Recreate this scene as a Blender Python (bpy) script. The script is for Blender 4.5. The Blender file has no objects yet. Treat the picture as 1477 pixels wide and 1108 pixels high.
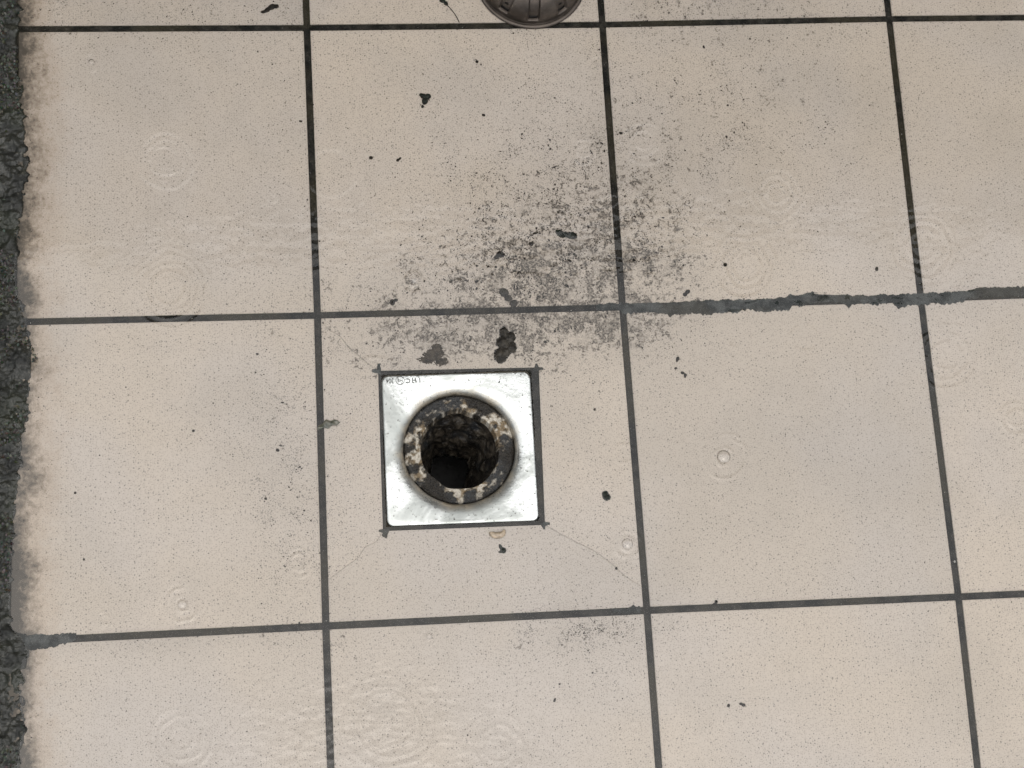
import bpy, bmesh, math, random
import numpy as np
from mathutils import Vector, Matrix

# ------------------------------------------------------------------ camera
PITCH = 0.2045                       # tile 200 mm + joint
F_PX, CX, CY = 2700.0, 738.5, 554.0  # photograph is 1477 x 1108
sc = bpy.context.scene
col = sc.collection
w = Vector((-0.25306, 0.09559, 0.04615))
RW2C = Matrix.Rotation(w.length, 3, w.normalized())
RC2W = RW2C.transposed()
CAM = (RC2W @ -Vector((-0.68653, 1.18879, -6.2583))) * PITCH
cam_d = bpy.data.cameras.new('camera')
cam_d.sensor_fit = 'HORIZONTAL'; cam_d.sensor_width = 36.0
cam_d.lens = F_PX / 1477.0 * 36.0
cam_d.clip_start = 0.01; cam_d.clip_end = 500
cam = bpy.data.objects.new('camera', cam_d); col.objects.link(cam)
cam.matrix_world = Matrix.Translation(CAM) @ RC2W.to_4x4()
sc.camera = cam

# ------------------------------------------------------------------ sky, sun, exposure
SUN_EL, SUN_AZ = math.radians(80), math.radians(170)      # behind the viewer, spread wide by thick cloud
world = bpy.data.worlds.new('World'); sc.world = world; world.use_nodes = True
nt = world.node_tree; nt.nodes.clear()
sky = nt.nodes.new('ShaderNodeTexSky'); sky.sky_type = 'NISHITA'; sky.sun_disc = False
sky.sun_elevation = SUN_EL; sky.sun_rotation = SUN_AZ
sky.air_density = 1.0; sky.dust_density = 4.0; sky.ozone_density = 1.0
hs = nt.nodes.new('ShaderNodeHueSaturation'); hs.inputs['Saturation'].default_value = 0.35
bg = nt.nodes.new('ShaderNodeBackground'); bg.inputs['Strength'].default_value = 0.08
wo = nt.nodes.new('ShaderNodeOutputWorld')
nt.links.new(sky.outputs[0], hs.inputs['Color']); nt.links.new(hs.outputs[0], bg.inputs['Color'])
nt.links.new(bg.outputs[0], wo.inputs['Surface'])
sun_d = bpy.data.lights.new('sun', 'SUN'); sun_d.energy = 1.5; sun_d.angle = math.radians(110)
sun_d.color = (1.0, 0.985, 0.96)
sun = bpy.data.objects.new('sun', sun_d); col.objects.link(sun)
sd = Vector((math.sin(SUN_AZ) * math.cos(SUN_EL), math.cos(SUN_AZ) * math.cos(SUN_EL), math.sin(SUN_EL)))
sun.rotation_euler = sd.to_track_quat('Z', 'Y').to_euler(); sun.location = sd * 20
vs = sc.view_settings
vs.view_transform = 'Standard'; vs.look = 'None'; vs.gamma = 1.0; vs.use_curve_mapping = False
vs.exposure = 0.68
sc.cycles.use_denoising = True; sc.cycles.denoising_prefilter = 'FAST'
sc.cycles.max_bounces = 5; sc.cycles.diffuse_bounces = 3; sc.cycles.glossy_bounces = 3; sc.cycles.transparent_max_bounces = 10
sc.cycles.use_adaptive_sampling = True; sc.cycles.adaptive_threshold = 0.02

# ------------------------------------------------------------------ helpers
rng = np.random.default_rng(7); random.seed(7)
_M = np.array(RC2W); _C = np.array(CAM)

def px(u, v, z=0.0):
    """photograph pixel -> point on the plane at height z (metres)"""
    u = np.asarray(u, float); v = np.asarray(v, float)
    d = np.stack([(u - CX) / F_PX, -(v - CY) / F_PX, -np.ones_like(u + v)], -1) @ _M.T
    t = (z - _C[2]) / d[..., 2]
    return _C + d * t[..., None]

def to_px(P):
    c = (np.asarray(P, float) - _C) @ _M
    return CX + F_PX * c[..., 0] / -c[..., 2], CY - F_PX * c[..., 1] / -c[..., 2]

MM = 0.001
PXM = PITCH / 440.0      # about one photograph pixel in metres

_tab = rng.random((8, 256, 256))
def vnoise(x, y, seed=0):
    T = _tab[seed % 8]; o = (seed * 37.17) % 91
    x = np.asarray(x, float) + o; y = np.asarray(y, float) - o * 1.7
    xi = np.floor(x).astype(int); yi = np.floor(y).astype(int)
    fx = x - xi; fy = y - yi
    fx = fx * fx * (3 - 2 * fx); fy = fy * fy * (3 - 2 * fy)
    a = T[xi & 255, yi & 255]; b = T[(xi + 1) & 255, yi & 255]
    c = T[xi & 255, (yi + 1) & 255]; d = T[(xi + 1) & 255, (yi + 1) & 255]
    return (a * (1 - fx) + b * fx) * (1 - fy) + (c * (1 - fx) + d * fx) * fy
def fbm(x, y, seed=0, octv=4):
    s = 0; a = 0.5; tot = 0
    for k in range(octv):
        s = s + a * vnoise(np.asarray(x) * 2 ** k, np.asarray(y) * 2 ** k, seed + k); tot += a; a *= 0.55
    return s / tot

def np_mesh(name, V, F, smooth=True, vcol=None):
    V = np.asarray(V, np.float32); F = np.asarray(F, np.int32)
    me = bpy.data.meshes.new(name); n = F.shape[1]
    me.vertices.add(len(V)); me.vertices.foreach_set('co', V.ravel())
    me.loops.add(F.size); me.loops.foreach_set('vertex_index', F.ravel())
    me.polygons.add(len(F)); me.polygons.foreach_set('loop_start', np.arange(0, F.size, n, dtype=np.int32))
    me.update(calc_edges=True)
    me.polygons.foreach_set('use_smooth', np.full(len(F), smooth)); 
    if vcol is not None:
        at = me.color_attributes.new('Col', 'FLOAT_COLOR', 'POINT')
        c4 = np.ones((len(V), 4), np.float32); c4[:, :vcol.shape[1]] = vcol
        at.data.foreach_set('color', c4.ravel())
    return me

def link(name, me, mat, parent=None, loc=None, **props):
    o = bpy.data.objects.new(name, me); col.objects.link(o)
    if mat is not None and me is not None:
        if len(me.materials) == 0: me.materials.append(mat)
    if parent is not None: o.parent = parent
    if loc is not None: o.location = loc
    for k, v in props.items(): o[k] = v
    return o

def grid_faces(nu, nv, wrap=False):
    i = np.arange(nu if wrap else nu - 1)[:, None]; j = np.arange(nv - 1)[None, :]
    i2 = (i + 1) % nu
    a = i * nv + j; b = i2 * nv + j; c = i2 * nv + j + 1; d = i * nv + j + 1
    return np.stack([a, b, c, d], -1).reshape(-1, 4)

def prism(name, pts, z0, z1, bev):
    """upright prism with a rounded top edge, about the centroid of pts"""
    pts = np.asarray(pts, float)[:, :2]
    c = pts.mean(0)
    bm = bmesh.new()
    bot = [bm.verts.new((p[0] - c[0], p[1] - c[1], z0)) for p in pts]
    top = [bm.verts.new((p[0] - c[0], p[1] - c[1], z1)) for p in pts]
    n = len(pts)
    bm.faces.new(top); bm.faces.new(bot[::-1])
    for i in range(n): bm.faces.new((bot[i], bot[(i + 1) % n], top[(i + 1) % n], top[i]))
    bmesh.ops.recalc_face_normals(bm, faces=bm.faces)
    if bev:
        tv = set(top)
        ed = [e for e in bm.edges if e.verts[0] in tv and e.verts[1] in tv]
        ed += [e for e in bm.edges if (e.verts[0] in tv) != (e.verts[1] in tv)]
        bmesh.ops.bevel(bm, geom=ed, offset=bev, segments=2, profile=0.5, affect='EDGES')
    me = bpy.data.meshes.new(name); bm.to_mesh(me); bm.free()
    return me, c

# ------------------------------------------------------------------ materials
class NB:
    def __init__(s, name):
        s.dim = '3D'; s.m = bpy.data.materials.new(name); s.m.use_nodes = True
        s.t = s.m.node_tree; s.t.nodes.clear()
        s.out = s.t.nodes.new('ShaderNodeOutputMaterial')
    def n(s, ty, ins=None, **kw):
        nd = s.t.nodes.new('ShaderNode' + ty)
        for k, v in kw.items(): setattr(nd, k, v)
        for k, v in (ins or {}).items(): s.put(nd.inputs[k], v)
        return nd
    def put(s, sock, v):
        if isinstance(v, bpy.types.NodeSocket): s.t.links.new(v, sock)
        elif isinstance(v, bpy.types.Node): s.t.links.new(v.outputs[0], sock)
        else:
            if isinstance(v, tuple) and len(v) == 3 and sock.type == 'RGBA': v = v + (1,)
            sock.default_value = v
    def math(s, op, a, b=0.0, clamp=False, c=None):
        nd = s.n('Math', {0: a, 1: b}, operation=op, use_clamp=clamp)
        if c is not None: s.put(nd.inputs[2], c)
        return nd.outputs[0]
    def mix(s, f, a, b, blend='MIX'):
        nd = s.n('MixRGB', {0: f, 1: a, 2: b}, blend_type=blend); return nd.outputs[0]
    def noise(s, vec, scale, detail=3, rough=0.55, dist=0.0):
        nd = s.n('TexNoise', noise_dimensions=s.dim, ins={'Vector': vec, 'Scale': scale, 'Detail': detail, 'Roughness': rough, 'Distortion': dist})
        return nd.outputs['Fac']
    def ramp(s, f, lo, hi, a=0.0, b=1.0):
        nd = s.n('MapRange', {0: f, 1: lo, 2: hi, 3: a, 4: b}, interpolation_type='SMOOTHSTEP'); return nd.outputs[0]
    def vor(s, vec, scale, out='Distance'):
        nd = s.n('TexVoronoi', {'Vector': vec, 'Scale': scale}); return nd.outputs[out]
    def pos(s): return s.n('NewGeometry').outputs['Position']
    def bump(s, h, strength, dist=0.001):
        return s.n('Bump', {'Height': h, 'Strength': strength, 'Distance': dist}).outputs[0]
    def bsdf(s, **ins):
        b = s.n('BsdfPrincipled')
        for k, v in ins.items(): s.put(b.inputs[k.replace('_', ' ')], v)
        s.t.links.new(b.outputs[0], s.out.inputs[0]); return b

def tile_material():
    b = NB('speckled_cream_tile'); p = b.pos(); b.dim = '2D'
    big = b.noise(p, 6, 3); mid = b.noise(p, 30, 4); fine = b.noise(p, 1500, 2)
    c = b.mix(b.ramp(big, 0.35, 0.65), (0.497, 0.446, 0.380), (0.486, 0.447, 0.402))
    tr = b.n('ObjectInfo').outputs['Random']
    c = b.mix(1.0, c, b.n('CombineColor', {0: b.ramp(tr, 0, 1, .935, 1.02), 1: b.ramp(tr, 0, 1, .94, 1.015), 2: b.ramp(tr, 0, 1, .95, 1.01)}).outputs[0], 'MULTIPLY')
    c = b.mix(b.ramp(fine, .35, .65, 0, .30), c, (0.36, 0.315, 0.26))
    c = b.mix(b.ramp(b.noise(p, 11, 5, .6), .42, .68, 0, .22), c, (.33, .30, .255))
    # fired-in speckle: two sizes of small brown-grey dots
    for sc_, thr, rlim, colr, amt in ((640, .27, .55, (.24, .205, .165), .6), (330, .17, .76, (.10, .086, .070), .8), (1100, .36, .55, (.29, .25, .205), .6)):
        v = b.n('TexVoronoi', {'Vector': p, 'Scale': sc_}, voronoi_dimensions='2D')
        near = b.ramp(v.outputs['Distance'], thr * .6, thr, 1, 0)
        sel = b.math('GREATER_THAN', b.n('SeparateColor', {0: v.outputs['Color']}).outputs[0], rlim)
        c = b.mix(b.math('MULTIPLY', b.math('MULTIPLY', near, sel), amt), c, colr)
    # silt: patches with a place and a shape of their own (centre and radii in photograph pixels)
    blobs = [(770, 375, 260, 190, .95), (740, 420, 340, 110, .75), (790, 290, 170, 150, .3), (930, 330, 160, 260, .62), (1080, 150, 430, 300, .55),
             (640, 505, 190, 90, .72), (790, 472, 230, 60, .5), (870, 490, 110, 60, .3), (420, 660, 150, 330, .46), (830, 915, 220, 70, .58),
             (560, 480, 130, 100, .45), (815, 545, 80, 90, .5), (250, -10, 620, 110, .42), (1000, 10, 500, 90, .4), (960, 480, 140, 160, .38),
             (260, 925, 300, 22, .62), (500, 930, 160, 110, .36), (870, 830, 150, 140, .26), (430, 400, 200, 200, .28)]
    D = None
    for (u, v, ru, rv, a) in blobs:
        q = px(u, v)
        sub = b.n('VectorMath', {0: p, 1: (q[0], q[1], 0)}, operation='SUBTRACT')
        mul = b.n('VectorMath', {0: sub, 1: (1 / (ru * PXM), 1 / (rv * PXM), 0)}, operation='MULTIPLY')
        g = b.n('TexGradient', {0: mul}, gradient_type='SPHERICAL').outputs[1]
        t = b.math('MULTIPLY', g, a)
        D = t if D is None else b.math('ADD', D, t)
    n1 = b.noise(p, 260, 5, .65, .3); n2 = b.noise(p, 55, 4, .6); n3 = b.noise(p, 700, 3, .6)
    f = b.math('ADD', b.math('MULTIPLY', n1, .88), b.math('ADD', b.math('MULTIPLY', n2, .47), b.math('MULTIPLY', n3, .22)))
    thick = b.ramp(b.math('ADD', f, b.math('MULTIPLY', D, .25)), 1.02, 1.12)
    D = b.math('MINIMUM', D, .70)
    gate = b.ramp(b.noise(p, 100, 4, .6), .38, .54, .22, 1.0)
    thick = b.math('MULTIPLY', thick, gate)
    thick = b.math('MULTIPLY', b.math('MULTIPLY', thick, b.ramp(D, .02, .45)), b.ramp(n3, .25, .62, .25, 1.0))
    silt = b.mix(n2, (.028, .024, .019), (.075, .065, .052))
    c = b.mix(b.math('MULTIPLY', D, .22, True), c, (.24, .215, .18))
    c = b.mix(b.math('MULTIPLY', thick, .86), c, silt)
    # brown mud washed over the tiles from the soil border
    q = px(22, 600)
    xs = b.n('SeparateXYZ', {0: p}).outputs[0]
    e = b.math('ADD', b.math('MULTIPLY', b.math('SUBTRACT', xs, float(q[0])), 100.0), b.math('MULTIPLY', b.math('SUBTRACT', b.noise(p, 28, 5, .7), .5), 4.0))
    e = b.math('ADD', e, b.math('MULTIPLY', b.math('SUBTRACT', n1, .5), 2.2))
    c = b.mix(b.ramp(e, .1, 3.6, .70, 0), c, (.34, .265, .19))
    c = b.mix(b.ramp(e, -.1, 1.9, .96, 0), c, (.060, .053, .042))
    bp = b.bump(fine, .25, .0002)
    b.bsdf(Base_Color=c, Roughness=b.ramp(thick, 0, 1, .42, .8), Specular_IOR_Level=.25, Normal=bp)
    return b.m

def grout_material(name='dark_wet_grout', a=(.008, .009, .008), c2=(.036, .034, .029), spec=.2):
    b = NB(name); p = b.pos(); b.dim = '2D'
    n1 = b.noise(p, 90, 5, .65); n2 = b.noise(p, 480, 4, .6); n3 = b.noise(p, 14, 3)
    c = b.mix(b.ramp(n1, .40, .62), a, c2)
    c = b.mix(b.ramp(n3, .45, .62, 0, .6), c, (.048, .042, .026))
    c = b.mix(b.ramp(n2, .62, .75, 0, .7), c, (.085, .082, .072))
    c = b.mix(b.ramp(n2, .28, .4, .7, 0), c, (.012, .012, .011))
    bp = b.bump(b.math('ADD', n2, n1), 1.0, .002)
    b.bsdf(Base_Color=c, Roughness=b.ramp(n1, .3, .7, .28, .6), Specular_IOR_Level=spec, Normal=bp)
    return b.m

def plain(name, colr, rough=.6, var=.35, scale=300, spec=.5, metal=0.0, bumpd=.0006):
    b = NB(name); p = b.pos(); n1 = b.noise(p, scale, 4, .6)
    dk = tuple(x * (1 - var) for x in colr); lt = tuple(min(1, x * (1 + var)) for x in colr)
    c = b.mix(b.ramp(n1, .3, .7), dk, lt)
    b.bsdf(Base_Color=c, Roughness=rough, Specular_IOR_Level=spec, Metallic=metal, Normal=b.bump(n1, .6, bumpd))
    return b.m

def speck_material():
    b = NB('dirt_grain'); at = b.n('VertexColor', layer_name='Col')
    b.bsdf(Base_Color=at.outputs[0], Roughness=.55, Specular_IOR_Level=.3)
    return b.m

def water_material():
    b = NB('clear_rain_water')
    fr = b.n('Fresnel', {'IOR': 1.37})
    tr = b.n('BsdfTransparent', {'Color': (1, 1, 1)}); gl = b.n('BsdfGlossy', {'Color': (1, 1, 1), 'Roughness': 0.0})
    mx = b.n('MixShader', {0: fr.outputs[0], 1: tr.outputs[0], 2: gl.outputs[0]})
    b.t.links.new(mx.outputs[0], b.out.inputs[0])
    return b.m

M_TILE = tile_material(); M_GROUT = grout_material()
M_SMEAR = grout_material('smeared_grout', (.020, .025, .024), (.085, .092, .088))
M_WATER = water_material(); M_SPECK = speck_material()

# ------------------------------------------------------------------ floor: grout bed and tiles
GZ = -1.0 * MM
DRAIN_C = px(663.0, 645.8); DRAIN_C[2] = 0
ax = px(776, 748) - px(558, 756) + px(766, 536) - px(551, 543); DR_ROT = math.atan2(ax[1], ax[0])
PLATE = 0.5 * np.linalg.norm(px(771, 642)[:2] - px(554.5, 649)[:2])      # half width of the steel plate
floor = link('floor', None, None, kind='structure', label='cream speckled tiled floor with dark grout under a film of rain water')

I0, I1, J0, J1 = -1, 7, -8, 8          # tile columns and rows (row -1 is just below grid line 0)
meas = {(0, 0): (442.6, 39.9), (1, 0): (869, 35.4), (2, 0): (1282.7, 27.1), (0, -1): (457.9, 454.8), (1, -1): (898, 443), (2, -1): (1328.4, 431),
        (0, -2): (470, 903), (1, -2): (933.2, 880.4), (2, -2): (1382.6, 860.8), (-1, 0): (22, 41.8), (-1, -1): (19, 464.5), (-1, -2): (9, 926)}
def node(i, j):
    if (i, j) in meas: return px(*meas[(i, j)])[:2]
    return np.array([i * PITCH, j * PITCH])
JH = 2.25 * MM                          # half joint
def inset(P, d):
    P = np.asarray(P, float); n = len(P); out = []
    for k in range(n):
        a, b_, c = P[k - 1], P[k], P[(k + 1) % n]
        d1 = (b_ - a) / np.linalg.norm(b_ - a); d2 = (c - b_) / np.linalg.norm(c - b_)
        n1 = np.array([-d1[1], d1[0]]); n2 = np.array([-d2[1], d2[0]])
        m = n1 + n2; m /= np.linalg.norm(m)
        out.append(b_ + m * d / max(.3, m @ n1))
    return np.array(out)

def drain_local(x, y):
    c, s = math.cos(DR_ROT), math.sin(DR_ROT)
    return np.array([DRAIN_C[0] + c * x - s * y, DRAIN_C[1] + s * x + c * y])

seen = set((i, j) for i in range(-1, 3) for j in range(-3, 1))
far_me, far_c = prism('tile', inset([[0, 0], [PITCH, 0], [PITCH, PITCH], [0, PITCH]], JH), -8 * MM, 0, .45 * MM)
far_me.materials.append(M_TILE)
for i in range(I0, I1):
    for j in range(J0, J1):
        if (i, j) == (0, -2): continue
        if (i, j) in seen or any((i + a, j + b_) in meas for a in (0, 1) for b_ in (0, 1)):
            q = inset([node(i, j), node(i + 1, j), node(i + 1, j + 1), node(i, j + 1)], JH)
            rr = random.Random(i * 31 + j)
            me, c = prism('tile', q, -8 * MM, 0, .45 * MM)
            o = link('tile', me, M_TILE, floor, (c[0], c[1], rr.uniform(-.12, .12) * MM))
        else:
            link('tile', far_me, M_TILE, floor, ((i + .5) * PITCH, (j + .5) * PITCH, 0))

# the tile round the drain, cracked into three pieces that run from the drain's corners
T = inset([node(0, -2), node(1, -2), node(1, -1), node(0, -1)], JH)      # LL LR UR UL
hole = [px(*p)[:2] for p in ((552.5, 766), (786, 757), (777, 530), (545.5, 535))]   # LL LR UR UL
LLe = px(478, 836)[:2]; LLe = np.array([T[0][0] + (T[3][0] - T[0][0]) * (LLe[1] - T[0][1]) / (T[3][1] - T[0][1]), LLe[1]])
LRe = px(930, 846)[:2]; LRe = np.array([T[1][0] + (T[2][0] - T[1][0]) * (LRe[1] - T[1][1]) / (T[2][1] - T[1][1]), LRe[1]])
def wig(a, b_, n=7, amp=.0007, seed=1):
    t = np.linspace(0, 1, n)[1:-1]; d = b_ - a; nn = np.array([-d[1], d[0]]) / np.linalg.norm(d)
    rr = np.random.default_rng(seed)
    return [a + d * k + nn * rr.normal(0, amp) + nn * math.sin(k * math.pi) * .002 for k in t]
c_ul = wig(hole[3], T[3], seed=2); c_ll = wig(hole[0], LLe, seed=3); c_lr = wig(hole[1], LRe, seed=4)
pieces = [
    [hole[0]] + [hole[3]] + c_ul + [T[3], LLe] + c_ll[::-1],                                     # left
    [hole[1], hole[0]] + c_ll + [LLe, T[0], T[1], LRe] + c_lr[::-1],                             # bottom
    [hole[3], hole[2], hole[1]] + c_lr + [LRe, T[2], T[3]] + c_ul[::-1],                         # top and right
]
for k, P in enumerate(pieces):
    P = np.array(P)
    area = 0.5 * np.sum(P[:, 0] * np.roll(P[:, 1], -1) - np.roll(P[:, 0], -1) * P[:, 1])
    if area < 0: P = P[::-1]
    P = inset(P, .085 * MM)
    me, c = prism('tile', P, -8 * MM, 0, .10 * MM)
    link('tile', me, M_TILE, floor, (c[0], c[1], [-.05, .03, 0][k] * MM))

# grout bed with a square opening under the drain plate
x0, x1, y0, y1 = I0 * PITCH, I1 * PITCH, J0 * PITCH, J1 * PITCH
hq = [drain_local(sx * .043, sy * .043) for sx, sy in ((-1, -1), (1, -1), (1, 1), (-1, 1))]
bm = bmesh.new()
oc = [bm.verts.new((a, b_, GZ)) for a, b_ in ((x0, y0), (x1, y0), (x1, y1), (x0, y1))]
ic = [bm.verts.new((p[0], p[1], GZ)) for p in hq]
for k in range(4): bm.faces.new((oc[k], oc[(k + 1) % 4], ic[(k + 1) % 4], ic[k]))
me = bpy.data.meshes.new('grout'); bm.to_mesh(me); bm.free()
link('grout', me, M_GROUT, floor)

# surrounding ground: four slabs butted round the tiled floor
M_GROUND = plain('damp_concrete', (.16, .155, .145), .7, .3, 40, bumpd=.002)
G = 30.0; bm = bmesh.new()
XL = x0 - .30
def quad(bm, pts): bm.faces.new([bm.verts.new(p) for p in pts])
gz = -6 * MM
quad(bm, [(-G, -G, gz), (G, -G, gz), (G, y0, gz), (-G, y0, gz)])
quad(bm, [(-G, y1, gz), (G, y1, gz), (G, G, gz), (-G, G, gz)])
quad(bm, [(-G, y0, gz), (XL, y0, gz), (XL, y1, gz), (-G, y1, gz)])
quad(bm, [(x1, y0, gz), (G, y0, gz), (G, y1, gz), (x1, y1, gz)])
me = bpy.data.meshes.new('ground'); bm.to_mesh(me); bm.free()
link('ground', me, M_GROUND, kind='structure', label='damp grey concrete ground around the tiled floor')

# ------------------------------------------------------------------ soil border on the left
edge_px = np.array([(-200, 30), (0, 30), (60, 25), (100, 25), (150, 31), (200, 38), (240, 40), (280, 34), (330, 28), (380, 22), (420, 24), (455, 36), (480, 41), (510, 53), (524, 58),
                    (540, 46), (560, 42), (600, 38), (640, 32), (700, 27), (740, 22), (780, 19), (820, 15), (870, 13), (905, 16), (925, 36), (940, 40), (955, 34), (985, 31), (1010, 31), (1050, 36), (1108, 26), (1300, 26)], float)
ew = px(edge_px[:, 1], edge_px[:, 0])
def soil_edge(y): 
    o = np.argsort(ew[:, 1]); return np.interp(y, ew[o, 1], ew[o, 0])
sx = np.concatenate([np.linspace(XL, x0 - .05, 60, endpoint=False), np.arange(x0 - .05, x0 + .022, .0008)])
sy = np.concatenate([np.linspace(y0, -.62, 60, endpoint=False), np.arange(-.62, .10, .0009), np.linspace(.10, y1, 60)])
X, Y = np.meshgrid(sx, sy, indexing='ij')
e = soil_edge(Y) + (fbm(X * 260, Y * 260, 2, 5) - .5) * .010
dd = e - X
H = np.where(dd > 0, .7 * MM + dd * .10, dd * 1.2) - .1 * MM
H = np.minimum(H, 3.0 * MM)
H = H + np.clip(dd / .006, 0, 1) * ((fbm(X * 130, Y * 130, 3, 5) - .5) * 7 * MM + (fbm(X * 600, Y * 600, 5, 3) - .5) * 3 * MM)
H = np.where(dd < -.002, -5 * MM, np.maximum(H, -3 * MM))
V = np.stack([X, Y, H], -1).reshape(-1, 3)
FQ = grid_faces(len(sx), len(sy))
keep = (V[FQ][:, :, 2] > -4.5 * MM).any(1)
b = NB('wet_dark_soil'); p = b.pos(); n1 = b.noise(p, 70, 5, .65); n2 = b.noise(p, 350, 4, .6); n3 = b.noise(p, 25, 3)
c = b.mix(b.ramp(n1, .35, .65), (.008, .009, .008), (.030, .031, .026))
c = b.mix(b.ramp(n3, .45, .65, 0, .6), c, (.020, .024, .015))
c = b.mix(b.ramp(n2, .58, .72, 0, .7), c, (.085, .082, .068))
b.bsdf(Base_Color=c, Roughness=b.ramp(n1, .35, .65, .6, .2), Specular_IOR_Level=.35, Normal=b.bump(n2, .8, .0012))
link('soil', np_mesh('soil', V, FQ[keep]), b.m, kind='structure', label='dark wet mossy soil along the ragged edge of the tiles')

# moss: tiny leaves over the soil
NM = 9000
my = rng.uniform(-.62, .10, NM); mx_ = soil_edge(my) - np.abs(rng.normal(0, 1, NM)) * .016 - .001
dn = fbm(mx_ * 60, my * 60, 4, 3); ok = dn > .53; mx_, my = mx_[ok], my[ok]; NM = len(mx_)
xi = np.clip(np.searchsorted(sx, mx_), 0, len(sx) - 1); yi = np.clip(np.searchsorted(sy, my), 0, len(sy) - 1)
mz = H[xi, yi]
th = rng.uniform(0, 2 * np.pi, NM); L = rng.uniform(.8, 2.4, NM) * MM; W = L * rng.uniform(.25, .45, NM); up = rng.uniform(.1, 1.0, NM)
d = np.stack([np.cos(th), np.sin(th), up], -1); s_ = np.stack([-np.sin(th), np.cos(th), 0 * th], -1)
B = np.stack([mx_, my, mz], -1)
V = np.stack([B, B + d * (L * .5)[:, None] + s_ * W[:, None], B + d * L[:, None] * np.array([1, 1, .8]), B + d * (L * .5)[:, None] - s_ * W[:, None]], 1).reshape(-1, 3)
Fm = np.arange(len(V)).reshape(-1, 4)
cc = np.repeat(np.stack([rng.uniform(.010, .040, NM), rng.uniform(.014, .040, NM), rng.uniform(.008, .026, NM)], -1), 4, 0)
b = NB('moss_leaf'); at = b.n('VertexColor', layer_name='Col'); b.bsdf(Base_Color=at.outputs[0], Roughness=.4, Specular_IOR_Level=.5)
link('moss', np_mesh('moss', V, Fm, False, cc), b.m, kind='stuff', label='dark green moss growing on the wet soil', category='moss')

# ------------------------------------------------------------------ smeared grout on the tiles
def wpoly(P): return np.array([px(a, b_)[:2] for a, b_ in P])
def smear(top, bot, holes=(), x_lo=None, x_hi=None, step=.9, seed=0, zmax=.9 * MM, across=14):
    """ragged strip of grout lying over a joint, between two edges traced along x in photograph pixels"""
    top = np.array(top, float); bot = np.array(bot, float)
    xs = np.arange(x_lo, x_hi, step)
    yt = np.interp(xs, top[:, 0], top[:, 1]) + (fbm(xs * .22, xs * 0 + seed, 1, 4) - .5) * 7
    yb = np.interp(xs, bot[:, 0], bot[:, 1]) + (fbm(xs * .25, xs * 0 + seed + 9, 3, 4) - .5) * 9
    t = np.linspace(0, 1, across)
    U = np.repeat(xs[:, None], across, 1); Vv = yt[:, None] * (1 - t) + yb[:, None] * t
    Pw = px(U, Vv)
    prof = np.clip(np.minimum(t, 1 - t) * 7, 0, 1)[None, :] ** .6
    z = prof * zmax * (.35 + 1.1 * fbm(U * .10, Vv * .25, 2 + seed, 4)) - .25 * MM
    Pw[..., 2] = z
    F_ = grid_faces(len(xs), across)
    if holes:
        cu = U.reshape(-1)[F_].mean(1); cv = Vv.reshape(-1)[F_].mean(1); kk = np.ones(len(F_), bool)
        for (hx, hy, rx, ry, rot) in holes:
            a_, b_ = cu - hx, cv - hy; c_, s2 = math.cos(rot), math.sin(rot)
            kk &= (((a_ * c_ + b_ * s2) / rx) ** 2 + ((-a_ * s2 + b_ * c_) / ry) ** 2) > 1
        F_ = F_[kk]
    return np_mesh('grout_smear', Pw.reshape(-1, 3), F_[:, ::-1])
def z8(L): return [(900 + a / 2.56, 390 + b_ / 2.56) for a, b_ in L]
topE = z8([(-10, 122), (100, 120), (180, 117), (300, 110), (330, 110), (450, 106), (520, 102), (600, 96), (612, 85), (640, 72), (680, 80), (740, 84), (800, 88), (860, 92), (950, 90), (1000, 90), (1050, 84), (1085, 86), (1110, 84), (1200, 80), (1255, 75), (1320, 62), (1400, 60), (1700, 58)])
botE = z8([(-10, 165), (60, 160), (110, 158), (130, 160), (170, 170), (200, 163), (290, 166), (350, 160), (420, 155), (460, 148), (520, 156), (600, 150), (618, 142), (622, 130), (650, 135), (690, 125), (800, 118), (830, 135), (870, 122), (930, 130), (960, 122), (1000, 125), (1010, 140), (1060, 128), (1110, 128), (1200, 125), (1250, 118), (1270, 105), (1330, 98), (1700, 100)])
link('grout_smear', smear(topE, botE, [(1152, 423, 11, 3.2, -.12), (1195, 424.3, 22, 1.2, .03)], 897, 1560, .9, 3, across=26), M_SMEAR, floor, label='ragged grout smeared over the joint between tiles')
link('grout_smear', smear([(10, 906), (40, 914), (110, 913)], [(10, 940), (40, 940), (60, 937), (85, 932), (104, 927), (112, 921)], (), 12, 111, .9, 5, .6 * MM), M_SMEAR, floor)
link('grout_smear', smear([(860, 440), (880, 436), (899, 437)], [(860, 449), (880, 448), (899, 449)], (), 860, 898, .9, 7, .8 * MM), M_SMEAR, floor)
link('grout_smear', smear([(905, 877), (913, 872), (925, 876)], [(880, 886), (905, 884), (925, 885)], (), 884, 924, .9, 8, .9 * MM), M_SMEAR, floor)
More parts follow.
